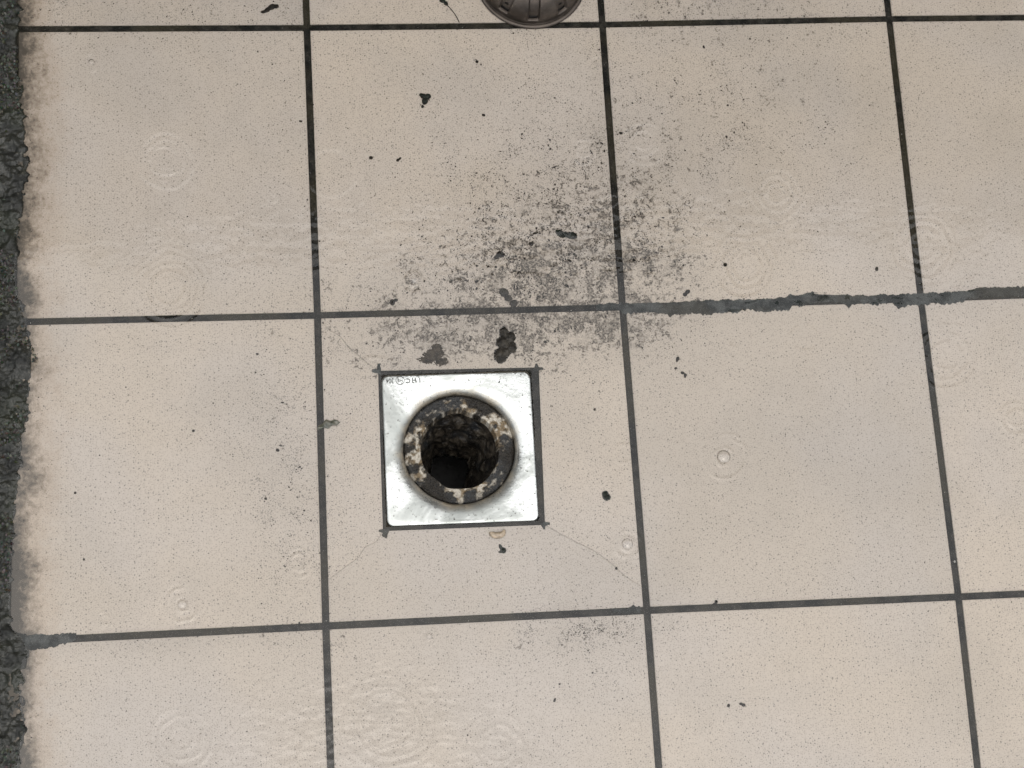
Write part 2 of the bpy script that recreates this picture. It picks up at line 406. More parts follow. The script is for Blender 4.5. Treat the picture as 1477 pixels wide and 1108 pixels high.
def spur(P, name='grout_smear', z=.45 * MM):
    P = np.array(P, float); c = P.mean(0); n = len(P)
    # resample the outline, jitter it and dome it
    pts = []
    for k in range(n):
        a_, b_ = P[k], P[(k + 1) % n]
        m = max(2, int(np.linalg.norm(b_ - a_) / 1.2))
        for t in np.arange(m) / m: pts.append(a_ + (b_ - a_) * t)
    pts = np.array(pts); pts += rng.normal(0, .3, pts.shape)
    out = px(pts[:, 0], pts[:, 1]); out[:, 2] = -.1 * MM
    mid = px(c[0] + (pts[:, 0] - c[0]) * .7, c[1] + (pts[:, 1] - c[1]) * .7); mid[:, 2] = z
    cw = px(*c); cw[2] = z * 1.1
    V = np.concatenate([out, mid, cw[None]]); m = len(pts); bm = bmesh.new()
    vv = [bm.verts.new(v) for v in V]
    for k in range(m):
        k2 = (k + 1) % m
        bm.faces.new((vv[k], vv[k2], vv[m + k2], vv[m + k])); bm.faces.new((vv[m + k], vv[m + k2], vv[2 * m]))
    bmesh.ops.recalc_face_normals(bm, faces=bm.faces)
    me = bpy.data.meshes.new(name); bm.to_mesh(me); bm.free()
    for p_ in me.polygons: p_.use_smooth = True
    return me
# saw cuts that overran the drain's corners, filled with grout
for P in ([(536, 533), (545, 533), (545, 524), (549, 523), (550, 540), (543, 539), (536, 537)],
          [(770, 532), (772, 525), (775, 524), (777, 530), (784, 530), (785, 533), (777, 535), (770, 536)],
          [(546, 764), (553, 763), (562, 762), (560, 772), (558, 778), (554, 776), (550, 773), (552, 768), (546, 767)],
          [(779, 756), (786, 752), (794, 754), (794, 757), (787, 758), (786, 764), (783, 764), (781, 760)]):
    link('grout_smear', spur(P), M_SMEAR, floor)

# ------------------------------------------------------------------ floor drain
drain = link('floor_drain', None, None, None, (DRAIN_C[0], DRAIN_C[1], 0), label='square stainless steel floor drain with open crusted round throat', category='floor drain')
drain.rotation_euler.z = DR_ROT
steel = NB('dirty_bright_steel'); b = steel
tc = b.n('TexCoord').outputs['Object']; sp = b.n('SeparateXYZ', {0: tc})
r = b.math('SQRT', b.math('ADD', b.math('MULTIPLY', sp.outputs[0], sp.outputs[0]), b.math('MULTIPLY', sp.outputs[1], sp.outputs[1])))
n1 = b.noise(tc, 120, 4, .6); n2 = b.noise(tc, 500, 4, .65); n3 = b.noise(tc, 35, 3, .5)
rr_ = b.math('ADD', b.math('MULTIPLY', r, 1000.0), b.math('MULTIPLY', b.math('SUBTRACT', n3, .5), 12))
rr_ = b.math('ADD', rr_, b.math('MULTIPLY', b.math('SUBTRACT', n1, .5), 6))
rust = b.ramp(rr_, 35.5, 43.0, .85, 0)
n4 = b.noise(tc, 22, 4, .6, 1.0)
c = b.mix(b.ramp(n1, .3, .7), (.60, .62, .605), (.50, .52, .505))
c = b.mix(b.ramp(n4, .42, .60, 0, .7), c, (.28, .30, .285))
c = b.mix(rust, c, b.mix(b.ramp(n1, .4, .6), (.30, .245, .165), (.12, .095, .06)))
c = b.mix(b.math('MULTIPLY', b.ramp(n2, .61, .66), .7), c, (.05, .047, .04))
c = b.mix(b.ramp(rr_, 34.5, 37.0, .95, 0), c, (.035, .03, .022))
b.bsdf(Base_Color=c, Metallic=b.math('SUBTRACT', 1.0, b.math('MULTIPLY', rust, .85)), Roughness=b.ramp(n4, .35, .65, .16, .42), Normal=b.bump(b.math('ADD', n2, b.math('MULTIPLY', n4, 3.0)), .22, .0005))
# plate: rounded square outside, dished towards the throat (rings of the same point count)
NA = 192; ang = np.linspace(0, 2 * np.pi, NA, endpoint=False)
def rsq(h, rad):
    ca, sa = np.cos(ang), np.sin(ang)
    R = h / np.maximum(abs(ca), abs(sa)); x = ca * R; y = sa * R
    # round the corner
    lim = h - rad
    qx, qy = np.clip(x, -lim, lim), np.clip(y, -lim, lim)
    dx, dy = x - qx, y - qy; dl = np.hypot(dx, dy); cor = (abs(x) > lim) & (abs(y) > lim)
    k = np.where(cor, rad / np.maximum(dl, 1e-9), 1.0)
    return np.stack([qx + dx * k, qy + dy * k], -1)
circ = np.stack([np.cos(ang), np.sin(ang)], -1)
rings = []
def ring(xy, z):
    k_ = np.clip((np.hypot(xy[:, 0], xy[:, 1]) - 38 * MM) / (8 * MM), 0, 1)[:, None]
    xy = xy * (1 + k_ * np.array([[0, .024]]))
    rings.append(np.concatenate([xy, np.full((NA, 1), z)], 1))
ring(rsq(PLATE, 4 * MM), -1.2 * MM); ring(rsq(PLATE, 4 * MM), .25 * MM); ring(rsq(PLATE - .35 * MM, 3.8 * MM), .6 * MM)
ring(rsq(PLATE - 1.2 * MM, 3.4 * MM), .7 * MM)
o_ = rsq(PLATE - 1.2 * MM, 3.4 * MM); R44 = circ * 46 * MM
for t in (.25, .5, .75, 1.0):
    m = o_ * (1 - t) + R44 * t
    ring(m, .7 * MM - .15 * MM * t)
for rad, z in ((44, .45), (42.5, .3), (41, .05), (39.6, -.35), (38.4, -.85), (37.6, -1.5), (37.0, -2.3), (36.7, -3.2), (36.5, -4.6), (36.4, -9)):
    ring(circ * rad * MM, z * MM)
V = np.concatenate(rings); nr = len(rings)
V = V.reshape(nr, NA, 3).transpose(1, 0, 2).reshape(-1, 3)
V[:, 2] += (fbm(V[:, 0] * 60, V[:, 1] * 60, 3, 2) - .5) * .16 * MM * (np.hypot(V[:, 0], V[:, 1]) > 38 * MM)
link('cover_plate', np_mesh('cover_plate', V, grid_faces(NA, nr, True)), steel.m, drain, label='shiny stainless steel cover plate stained brown round the throat')

# crusted ledge ring inside the throat
nrg, na = 60, 420
A_ = np.linspace(0, 2 * np.pi, na, endpoint=False)[:, None]
prof_r = np.concatenate([np.linspace(36.6, 26.2, nrg - 12), np.linspace(26.0, 25.2, 12)]) * MM
prof_z = np.concatenate([-6.0 + 0 * np.linspace(0, 1, nrg - 12), np.linspace(-6.2, -15, 12)]) * MM
prof_z[:4] = np.array([-6.8, -6.8, -6.6, -6.2]) * MM
k_ = np.linspace(0, 1, nrg)
RR = prof_r[None, :] + 0 * A_; ZZ = prof_z[None, :] + 0 * A_
Xc, Yc = RR * np.cos(A_), RR * np.sin(A_)
nA = fbm(Xc * 160, Yc * 160, 1, 5); nB = fbm(Xc * 420, Yc * 420, 4, 4); nC = fbm(Xc * 60, Yc * 60, 6, 2)
rel = (RR / MM - 26) / 10.5
bias = .06 * np.sin(A_ * 2 + .9) + .05 * np.sin(A_ * 3 - 1) - .13 * (rel - .42) - .012
bare = np.clip(((nA * .55 + nC * .25 + nB * .2) + bias - .50) * 12, 0, 1)               # where the scale has flaked off
wave = np.cos(A_ * 7 + 2 * nC) * .5
RR2 = RR + (wave * .6 + (nC - .5) * 2.5) * MM * np.clip(1.5 - rel * 2, 0, 1)
ZZ = ZZ + (1 - bare) * (nA * 1.6 + nB * 1.2) * MM * np.clip(k_ * 8, 0, 1)
Xc, Yc = RR2 * np.cos(A_), RR2 * np.sin(A_)
colr = np.zeros(Xc.shape + (3,))
light = np.array([.56, .52, .44]); tan = np.array([.22, .165, .10]); dark = np.array([.010, .009, .008]); blue = np.array([.028, .031, .034])
mixn = np.clip((nB - .42) * 5, 0, 1)[..., None]
base = light * mixn + tan * (1 - mixn)
dk = dark * (1 - np.clip((nC - .4) * 4, 0, 1)[..., None]) + blue * np.clip((nC - .4) * 4, 0, 1)[..., None]
colr = base * bare[..., None] + dk * (1 - bare[..., None])
V = np.stack([Xc, Yc, ZZ], -1).reshape(-1, 3)
b = NB('flaking_scale'); at = b.n('VertexColor', layer_name='Col'); tc = b.n('TexCoord').outputs['Object']; nn = b.noise(tc, 900, 4, .6)
b.bsdf(Base_Color=b.mix(b.ramp(nn, .3, .7, 0, .45), at.outputs[0], (.05, .042, .03)), Roughness=b.ramp(nn, .4, .6, .12, .6), Specular_IOR_Level=.3, Normal=b.bump(nn, .9, .0012))
link('throat_ring', np_mesh('throat_ring', V, grid_faces(na, nrg, True), True, colr.reshape(-1, 3)), b.m, drain, label='ledge ring crusted with black scale and pale limescale')

# slimy pipe wall narrowing down to a dark off-centre opening
nz, na = 90, 300
A_ = np.linspace(0, 2 * np.pi, na, endpoint=False)[:, None]; t = np.linspace(0, 1, nz)[None, :]
zz = -14 * MM - t * 52 * MM
sq = 1 / np.maximum(np.abs(np.cos(A_ + .2)), np.abs(np.sin(A_ + .2)))
rad = 26.3 * MM * (1 - t) ** 1 + (12.0 * MM * sq) * t
cxs = -3.5 * MM * t; cys = -3.0 * MM * t
n_ = fbm(A_ * 3.2 + 0 * t, zz * 140 + 0 * A_, 2, 5); nw = 1 - abs(2 * fbm(A_ * 2.2 + t * 3, zz * 90 + 3, 5, 4) - 1)
rad = rad + (n_ - .5) * 5 * MM * np.clip(t * 6, 0, 1) + (nw - .7) * 3 * MM * np.clip(t * 5, 0, 1)
zz = zz + (n_ - .5) * 6 * MM * t
V = np.stack([cxs + rad * np.cos(A_), cys + rad * np.sin(A_), zz + 0 * A_], -1).reshape(-1, 3)
b = NB('black_slime'); tc = b.n('TexCoord').outputs['Object']; n1 = b.noise(tc, 160, 5, .65, .8); n2 = b.noise(tc, 60, 3)
c = b.mix(b.ramp(n1, .42, .68), (.008, .007, .006), (.06, .05, .037)); c = b.mix(b.ramp(n2, .5, .68, 0, .5), c, (.03, .034, .038))
b.bsdf(Base_Color=c, Roughness=.32, Specular_IOR_Level=.5, Normal=b.bump(n1, .9, .002))
link('pipe', np_mesh('pipe', V, grid_faces(na, nz, True)), b.m, drain, label='black slimy pipe wall below the throat ring')
# bottom of the pipe
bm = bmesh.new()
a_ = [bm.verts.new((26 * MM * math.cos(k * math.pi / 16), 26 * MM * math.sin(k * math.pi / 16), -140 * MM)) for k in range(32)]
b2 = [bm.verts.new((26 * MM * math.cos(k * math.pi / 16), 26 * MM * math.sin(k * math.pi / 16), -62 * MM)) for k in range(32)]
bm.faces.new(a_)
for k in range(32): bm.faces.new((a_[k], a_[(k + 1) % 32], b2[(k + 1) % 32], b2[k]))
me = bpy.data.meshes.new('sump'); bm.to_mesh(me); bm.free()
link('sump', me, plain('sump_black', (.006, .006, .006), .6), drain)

# stamped lettering, upside down as it lies (reads I.H.C, a ringed HE and 304 from the far side)
M_STAMP = plain('stamp_grey', (.07, .075, .07), .5, .2, 800)
def text_mesh(s, size):
    cu = bpy.data.curves.new('t', 'FONT'); cu.body = s; cu.size = size; cu.extrude = .00004
    cu.align_x = 'CENTER'; cu.align_y = 'CENTER'; cu.offset = .00005; cu.resolution_u = 3
    o = bpy.data.objects.new('t', cu); col.objects.link(o)
    bpy.context.view_layer.update()
    me = bpy.data.meshes.new_from_object(o.evaluated_get(bpy.context.evaluated_depsgraph_get()))
    bpy.data.objects.remove(o); bpy.data.curves.remove(cu); me.name = 'stamped_letter'
    return me
def to_drain(u, v):
    q = px(u, v, .7 * MM)[:2] - DRAIN_C[:2]; c_, s2 = math.cos(-DR_ROT), math.sin(-DR_ROT)
    return c_ * q[0] - s2 * q[1], s2 * q[0] + c_ * q[1]
for s, u, v, size in (('I', 605.5, 548, 4.6), ('.', 601.5, 545.5, 5), ('H', 597.3, 548.2, 4.4), ('.', 593, 545.7, 5), ('C', 588.6, 549, 4.6), ('304', 562.5, 549.3, 4.7), ('HE', 577, 548.8, 2.9)):
    lx, ly = to_drain(u, v)
    o = link('stamped_letter', text_mesh(s, size * MM), M_STAMP, drain, (lx, ly, .90 * MM)); o.rotation_euler.z = math.pi
    if s == '304': o.scale = (.72, 1, 1)
lx, ly = to_drain(577, 548.8)
bm = bmesh.new(); n = 40
for k in range(n):
    a0, a1 = 2 * math.pi * k / n, 2 * math.pi * (k + 1) / n
    quad(bm, [(r_ * MM * math.cos(a), r_ * MM * math.sin(a), 0) for r_, a in ((2.55, a0), (2.9, a0), (2.9, a1), (2.55, a1))])
bmesh.ops.remove_doubles(bm, verts=bm.verts, dist=1e-6)
me = bpy.data.meshes.new('stamped_ring'); bm.to_mesh(me); bm.free()
link('stamped_ring', me, M_STAMP, drain, (lx, ly, .92 * MM))

# ------------------------------------------------------------------ fluted steel strainer at the top
SC = px(765, -32); SR = 82 * PXM
strainer = link('drain_strainer', None, None, None, (SC[0], SC[1], 0), label='round dark steel drain strainer with slotted dome standing on a tile joint', category='drain strainer')
b = NB('wet_dull_steel'); tc = b.n('TexCoord').outputs['Object']; n1 = b.noise(tc, 60, 4, .6); n2 = b.noise(tc, 400, 3)
c = b.mix(b.ramp(n1, .35, .65), (.055, .046, .039), (.10, .084, .071)); c = b.mix(b.ramp(n2, .68, .75, 0, .8), c, (.05, .042, .035))
b.bsdf(Base_Color=c, Metallic=.8, Roughness=b.ramp(n1, .3, .7, .34, .55), Normal=b.bump(n1, .25, .001)); M_STR = b.m
na, nr = 720, 90
A_ = np.linspace(0, 2 * np.pi, na, endpoint=False)[:, None]; t = np.linspace(0, 1, nr)[None, :]
# flange then a domed cup
rf = SR
prof = []
for q in t[0]:
    if q < .10: prof.append((rf * (1 - .015 * abs(q / .1 - .5)), .2 * MM + q / .1 * 1.6 * MM))
    elif q < .16: prof.append((rf * (1 - (q - .10) / .06 * .06), 1.8 * MM))
    else:
        k = (q - .16) / .84; prof.append((rf * .94 * (math.cos(k * math.pi / 2) ** .62), 1.8 * MM + 23 * MM * math.sin(k * math.pi / 2) ** .9))
prof = np.array(prof); RR = prof[None, :, 0] + 0 * A_; ZZ = prof[None, :, 1] + 0 * A_
NS = 10; ph = (A_ + math.pi / 2 + .02) * NS / (2 * math.pi); fr = (ph - np.round(ph)) / NS * 2 * math.pi     # angle from nearest slot
arc = np.abs(fr) * RR
inS = np.clip((4.1 * MM - arc) / (.7 * MM), 0, 1) * np.clip((t - .24) / .02, 0, 1) * np.clip((.70 - t) / .03, 0, 1)
RR = RR - inS * 2.2 * MM; ZZ = ZZ - inS * 1.0 * MM
V = np.stack([RR * np.cos(A_), RR * np.sin(A_), ZZ], -1).reshape(-1, 3)
F_ = grid_faces(na, nr, True)
Tt = (t + 0 * A_).reshape(-1)[F_].mean(1); Ss = (inS).reshape(-1)[F_].min(1); Aa = arc.reshape(-1)[F_].mean(1)
gap = (Ss > .9) & (Tt > .25) & (Tt < .315)
idx = (np.round(ph) + 0 * t).reshape(-1)[F_[:, 0]]
gap |= (((Tt - .40) / .022) ** 2 + (Aa / (1.6 * MM)) ** 2 < 1) & (np.abs(idx) % NS != 0)
link('slotted_dome', np_mesh('slotted_dome', V, F_[~gap]), M_STR, strainer)
ringp = [(SR * 1.0, .15), (SR * 1.025, .6), (SR * 1.03, 1.2), (SR * 1.01, 1.9), (SR * .975, 2.1), (SR * .95, 1.9), (SR * .945, 1.2)]
n2_ = 128; A2 = np.linspace(0, 2 * np.pi, n2_, endpoint=False)
V = np.stack([np.stack([r_ * np.cos(A2), r_ * np.sin(A2), np.full(n2_, z_ * MM)], -1) for r_, z_ in ringp], 1).reshape(-1, 3)
link('rim', np_mesh('rim', V, grid_faces(n2_, len(ringp), True)), M_STR, strainer)
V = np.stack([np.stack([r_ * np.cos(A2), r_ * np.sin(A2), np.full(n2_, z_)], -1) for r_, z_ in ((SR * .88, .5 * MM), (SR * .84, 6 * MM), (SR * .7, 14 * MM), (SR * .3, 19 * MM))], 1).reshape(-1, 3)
link('inner_shade_core', np_mesh('inner_shade_core', V, grid_faces(n2_, 4, True)), plain('strainer_inner_shade', (.012, .011, .010), .6), strainer)  # near-black core added so the holes show a shaded interior

# ------------------------------------------------------------------ debris lumps
M_CL = plain('wet_dirt_lump', (.016, .014, .011), .55, .6, 500, .15)
M_CG = plain('wet_green_lump', (.014, .017, .013), .5, .6, 500, .15)
M_SL = plain('grey_sludge', (.028, .025, .020), .5, .7, 260, .2)
M_BR = plain('brown_scum', (.045, .037, .027), .7, .6, 300, .1)
M_TAN = plain('tan_shell', (.34, .275, .20), .35, .35, 500)
def lump(name, mat, lobes, zscale=.45, seed=1, jag=.35, **props):
    """one irregular lump made of merged lobes: (u, v, radius_u, radius_v, turn) in photograph pixels"""
    U = np.array(lobes, float); c = px(U[:, 0].mean(), U[:, 1].mean())
    # height field over a polar-warped disc big enough for all lobes, kept where it stands above the tile
    m = max(max(abs(l[0] - U[:, 0].mean()) + max(l[2], l[3]), abs(l[1] - U[:, 1].mean()) + max(l[2], l[3])) for l in lobes) * 1.35
    n = int(max(18, min(90, m * 2.6)))
    g = np.linspace(-m, m, n); gu, gv = np.meshgrid(g, g, indexing='ij')
    h = np.full(gu.shape, -9.0)
    for (u, v, ru, rv, tr) in lobes:
        a_, b_ = gu - (u - U[:, 0].mean()), gv - (v - U[:, 1].mean()); c_, s2 = math.cos(tr), math.sin(tr)
        q = 1 - ((a_ * c_ + b_ * s2) / ru) ** 2 - ((-a_ * s2 + b_ * c_) / rv) ** 2
        h = np.maximum(h, q * min(ru, rv))
    nz_ = fbm(gu * .42 + seed * 7, gv * .42, seed, 5) - .5 + .45 * (vnoise(gu * 1.1, gv * 1.1 + seed, seed + 3) - .5)
    h = h + nz_ * 2 * jag * np.mean([min(l[2], l[3]) for l in lobes])
    z = np.sign(h) * np.abs(h) ** .8 * zscale * PXM * 1.3
    W_ = px(gu + U[:, 0].mean(), gv + U[:, 1].mean()); W_ -= c; W_[..., 2] = np.maximum(z, -.6 * MM)
    F_ = grid_faces(n, n)
    kk = (W_[..., 2].reshape(-1)[F_] > -.12 * MM).any(1)
    used = np.unique(F_[kk]); rm = np.full(n * n, -1); rm[used] = np.arange(len(used))
    me = np_mesh(name, W_.reshape(-1, 3)[used], rm[F_[kk]][:, ::-1])
    return link(name, me, mat, None, (c[0], c[1], .02 * MM), **props)
lump('dirt_clump', M_CG, [(611, 139, 5, 4, .3), (617, 139, 4.5, 4, 0), (613, 145, 4.5, 6, .2), (609.5, 153.5, 2, 2.2, 0), (607, 137, 2.4, 2.4, 0)], .5, 1, label='crumbly black clump alone on the pale upper tile', category='dirt clump')
lump('sludge_lump', M_SL, [(727, 480, 7, 9, 0), (735, 487, 9, 9, 0), (726, 494, 11, 9, 0), (737, 501, 9, 9, 0), (722, 512, 10, 12, .2), (729, 508, 8, 9, 0)], .6, 2, .45, label='large soft grey brown sludge lump above the drain plate', category='sludge')
lump('scum_patch', M_BR, [(625, 512, 15, 9, -.2), (614, 520, 11, 5, .3), (636, 522, 10, 6, 0), (630, 503, 8, 7, 0)], .12, 3, .9, label='thin brown scum patch touching the top edge of the drain', category='scum')
lump('dirt_clump', M_CG, [(873, 713, 5, 5, 0), (875, 717, 6, 5.5, .2), (874, 709.5, 2.4, 1.6, 0)], .45, 4, .25, label='rounded dark green clump on the tile right of the drain', category='dirt clump')
lump('dirt_clump', M_CG, [(722, 789, 2.5, 4.5, -.4), (726, 794, 4.5, 4.5, 0), (722, 796.5, 3.5, 1.6, .1)], .45, 5, .25, label='small dark clump just below the tan shell', category='dirt clump')
lump('dirt_clump', M_CL, [(977.6, 517.5, 2.6, 3.2, .3), (976.4, 520.5, 1.7, 2, 0)], .6, 6, .15, label='smooth dark drop shaped grain above a bent flake', category='dirt clump')
lump('dirt_flake', M_CL, [(984.5, 538, 3, 2.2, .3), (988.5, 541, 2.4, 2.4, .6), (988, 543.6, 1.6, 1.8, -.5)], .4, 7, .2, label='bent dark flake below a drop shaped grain', category='flake')
lump('dirt_flake', M_CL, [(974.8, 531.2, 2.4, 1.5, -.1)], .5, 8, .15, label='tiny dark flake between the drop shaped grain and bent flake', category='flake')
lump('dirt_clump', M_CL, [(1051, 1017.8, 2, 2.6, .2)], .6, 9, .15, label='small round grain beside a wider bean shaped one', category='dirt clump')
lump('dirt_clump', M_CL, [(1069, 1015.5, 2.8, 1.8, .2), (1072.5, 1017, 2.8, 2.4, .2)], .5, 10, .2, label='bean shaped grain beside a small round one', category='dirt clump')
lump('dirt_clump', M_CL, [(1046, 382, 3, 2.8, 0)], .7, 11, .15, label='single black grain inside large raindrop rings', category='dirt clump')
lump('dirt_clump', M_SL, [(1264.5, 388, 2.6, 3.2, 0)], .7, 12, .15, label='single grey grain near the smeared grout joint', category='dirt clump')
lump('dirt_clump', M_CG, [(818, 338, 11, 4, .1), (825, 340, 7, 5, 0), (806, 335, 5, 4, .4), (811, 338, 7, 5, .2)], .4, 13, .8, label='long dark clump in the silt beside the tile joint', category='dirt clump')
lump('dirt_clump', M_CL, [(722, 367, 6, 4.5, .2), (716, 371, 4, 3, 0)], .4, 14, .5, label='dark clump in the middle of the silt patch', category='dirt clump')
lump('dirt_clump', M_SL, [(727, 422, 7, 6, .2), (741, 438, 6, 5, 0), (733, 430, 5, 4, 0)], .3, 15, .6, label='brown grey clump resting on the joint above the sludge', category='dirt clump')
lump('dirt_clump', M_CL, [(566, 436, 4, 4.5, 0), (571, 433, 3, 2.4, 0)], .45, 16, .4, label='dark grain cluster at the left end of the silt', category='dirt clump')
lump('dirt_clump', M_CL, [(992, 421, 4, 3, -.6), (988, 425, 3, 3, 0)], .45, 17, .4, label='dark clump just above the smeared grout start', category='dirt clump')
lump('dirt_clump', M_CL, [(392, 10, 5, 4, -.5), (386, 14, 6, 3, -.6), (380, 17, 4, 2, 0), (398, 9, 4, 3, 0)], .4, 18, .4, label='straggling dark clump on the tile strip beyond the top joint', category='dirt clump')
lump('dirt_clump', M_CG, [(638, 1, 5, 3.5, .5), (643, 5, 4, 3, .7)], .4, 19, .3, label='dark green scrap with a thin stem beside the strainer', category='dirt clump')
lump('dirt_clump', M_CL, [(535, 227.5, 2.8, 2.4, 0)], .6, 21, .2, label='lone black grain left of the upper tile centre', category='dirt clump')
lump('dirt_clump', M_CL, [(574, 231, 2.6, 2, -.6), (577, 228.5, 2, 1.4, -.6)], .5, 22, .2, label='slanted dark flake near a lone black grain', category='flake')
lump('dirt_clump', M_CL, [(121, 807, 1.6, 2, 0)], .7, 23, .1, label='black grain on the left tile above raindrop rings', category='dirt clump')
lump('dirt_clump', M_CL, [(279, 621.5, 2.2, 2.0, 0)], .7, 24, .1, label='black grain in the middle of the left tile', category='dirt clump')
lump('dirt_clump', M_CL, [(400.5, 649.5, 2.8, 2.3, .4)], .7, 25, .1, label='black grain near the joint beside the drain tile', category='dirt clump')
lump('dirt_clump', M_CL, [(889, 820, 2.0, 2.2, 0)], .6, 26, .1, label='black grain on the crack running from the drain corner', category='dirt clump')
lump('dirt_clump', M_CL, [(800, 1010, 1.6, 3.2, .4)], .6, 27, .2, label='slim dark grain alone on the tile below the drain tile', category='dirt clump')
lump('dirt_clump', M_CL, [(108.5, 711, 2, 2, 0)], .7, 28, .1, label='black grain near the soil edge of the left tile', category='dirt clump')
lump('dirt_clump', M_CL, [(1033, 868, 2.6, 2.6, 0), (1031, 871, 3, 1.6, 0)], .6, 29, .2, label='dark grain caught on the joint edge of the lower right tile', category='dirt clump')
lump('dirt_clump', M_CL, [(688, 89, 2.2, 2, 0)], .6, 30, .2, label='black grain below the strainer on the upper tile', category='dirt clump')
lump('dirt_clump', M_CL, [(697.5, 166, 2.4, 1.8, .3)], .6, 31, .2, label='dark grain between the crumbly clump and the silt', category='dirt clump')

# curled shell and leaf
def tube_mesh(name, pts, rad, nseg=10):
    pts = np.array(pts, float); m = len(pts); rad = np.broadcast_to(np.asarray(rad, float), (m,))
    tan_ = np.gradient(pts, axis=0); tan_ /= np.linalg.norm(tan_, axis=1)[:, None]
    up_ = np.array([0, 0, 1.0]); s1 = np.cross(tan_, up_); s1 /= np.linalg.norm(s1, axis=1)[:, None]; s2 = np.cross(s1, tan_)
    a = np.linspace(0, 2 * np.pi, nseg, endpoint=False)
    V = pts[:, None] + rad[:, None, None] * (np.cos(a)[None, :, None] * s1[:, None] + np.sin(a)[None, :, None] * s2[:, None])
    i = np.arange(m - 1)[:, None]; j = np.arange(nseg)[None]; j2 = (j + 1) % nseg
    F_ = np.stack([i * nseg + j, i * nseg + j2, (i + 1) * nseg + j2, (i + 1) * nseg + j], -1).reshape(-1, 4)
    return np_mesh(name, V.reshape(-1, 3), F_)
c = px(717, 769); th = np.linspace(-.1, 1.15 * math.pi, 30)
path = np.stack([-8.5 * np.cos(th), -(4.6 * np.sin(th)) + 1.0, 0 * th], -1) * PXM
path[:, 1] *= 1; path[:, 2] = 1.2 * MM
link('curled_shell', tube_mesh('curled_shell', path, (1.1 + .8 * np.sin(np.linspace(0, math.pi, 30))) * 1.15 * MM), M_TAN, None, (c[0], c[1], 0), label='curled tan shell lying below the lower edge of the drain', category='shell')
c = px(474, 614.5); L_ = 17 * PXM; nl, nw_ = 26, 9
tt = np.linspace(0, 1, nl)[:, None]; ss = np.linspace(-1, 1, nw_)[None]
wd = (np.sin(tt * np.pi) ** .7) * (1 + .25 * np.sin(tt * 17)) * 5.4 * PXM
LX = (tt - .5) * 2 * L_ + 0 * ss; LY = ss * wd + .0012 * np.sin(tt * 3.2); LZ = .7 * MM + 1.0 * MM * (1 - ss ** 2) * np.sin(tt * np.pi) + .4 * MM * np.sin(tt * 14 + ss * 2)
b = NB('sodden_leaf'); tc = b.n('TexCoord').outputs['Object']; n1 = b.noise(tc, 300, 4)
b.bsdf(Base_Color=b.mix(b.ramp(n1, .35, .65), (.035, .042, .028), (.12, .115, .09)), Roughness=.3, Normal=b.bump(n1, .6, .0008))
o = link('leaf', np_mesh('leaf', np.stack([LX, LY, LZ], -1).reshape(-1, 3), grid_faces(nl, nw_)), b.m, None, (c[0], c[1], .3 * MM), label='sodden grey green leaf lying across the joint left of the drain', category='leaf')
o.rotation_euler.z = .26
th = np.linspace(0, 1, 14); p0, p1 = px(643, 6), px(662, 33)
path = p0 + (p1 - p0) * th[:, None]; path[:, 0] += np.sin(th * 3) * 1.2 * MM; path[:, 2] = .4 * MM; cc_ = path.mean(0).copy(); cc_[2] = 0
link('plant_stem', tube_mesh('plant_stem', path - cc_, .00028, 6), M_CL, None, tuple(cc_), label='thin dark stem crossing to the top joint beside the strainer', category='stem')

# ------------------------------------------------------------------ dirt grains (uncountable)
def dens(u, v):
    G_ = [(770, 355, 85, 65, 1.7), (735, 420, 130, 34, 1.0), (790, 280, 75, 60, .55), (930, 330, 60, 95, .55), (1070, 150, 135, 100, .95), (970, 250, 80, 110, .5),
          (640, 500, 75, 32, .9), (800, 470, 90, 24, .55), (422, 640, 45, 115, 1.1), (420, 800, 35, 70, .65), (830, 912, 60, 22, 1.8), (860, 930, 65, 40, .6),
          (250, -5, 230, 38, .7), (650, -5, 200, 35, .45), (1000, 0, 200, 35, .5), (960, 490, 45, 60, .3), (815, 550, 30, 40, .4), (870, 800, 55, 50, .16), (280, 926, 130, 7, .8), (360, 560, 90, 90, .1),
          (700, 190, 150, 100, .22), (860, 150, 110, 90, .35), (960, 920, 60, 60, .10), (560, 470, 60, 50, .25)]
    s = .020 + 0 * u
    for cu, cv, su, sv, a in G_: s = s + a * np.exp(-.5 * (((u - cu) / su) ** 2 + ((v - cv) / sv) ** 2))
    ed_ = np.interp(v, edge_px[:, 0], edge_px[:, 1])
    return s + .8 * np.exp(-np.clip(u - ed_, 0, None) / 9.0)
NC = 900000
u = rng.uniform(20, 1560, NC); v = rng.uniform(-80, 1160, NC)
dv = dens(u, v); cl = np.clip((fbm(u * .03, v * .03, 1, 5) - .30) * 3.6, .10, 1.8)
cl = np.where(dv > .15, cl * np.clip((fbm(u * .11, v * .11, 5, 4) - .30) * 3.6, .12, 2), np.maximum(cl, .4))
acc = rng.random(NC) < dv * cl * .26
u, v, dv = u[acc], v[acc], dv[acc]
P = px(u, v)
# keep grains out of the drain throat and plate (a few lie on the plate's top edge)
dl = (P[:, :2] - DRAIN_C[:2]); c_, s2 = math.cos(-DR_ROT), math.sin(-DR_ROT)
lx_, ly_ = c_ * dl[:, 0] - s2 * dl[:, 1], s2 * dl[:, 0] + c_ * dl[:, 1]
on = (abs(lx_) < PLATE) & (abs(ly_) < PLATE)
keep = ~on | ((np.hypot(lx_, ly_) > 43 * MM) & (rng.random(len(u)) < .55) & (ly_ > 40 * MM))
P, on, dv = P[keep], on[keep], dv[keep]
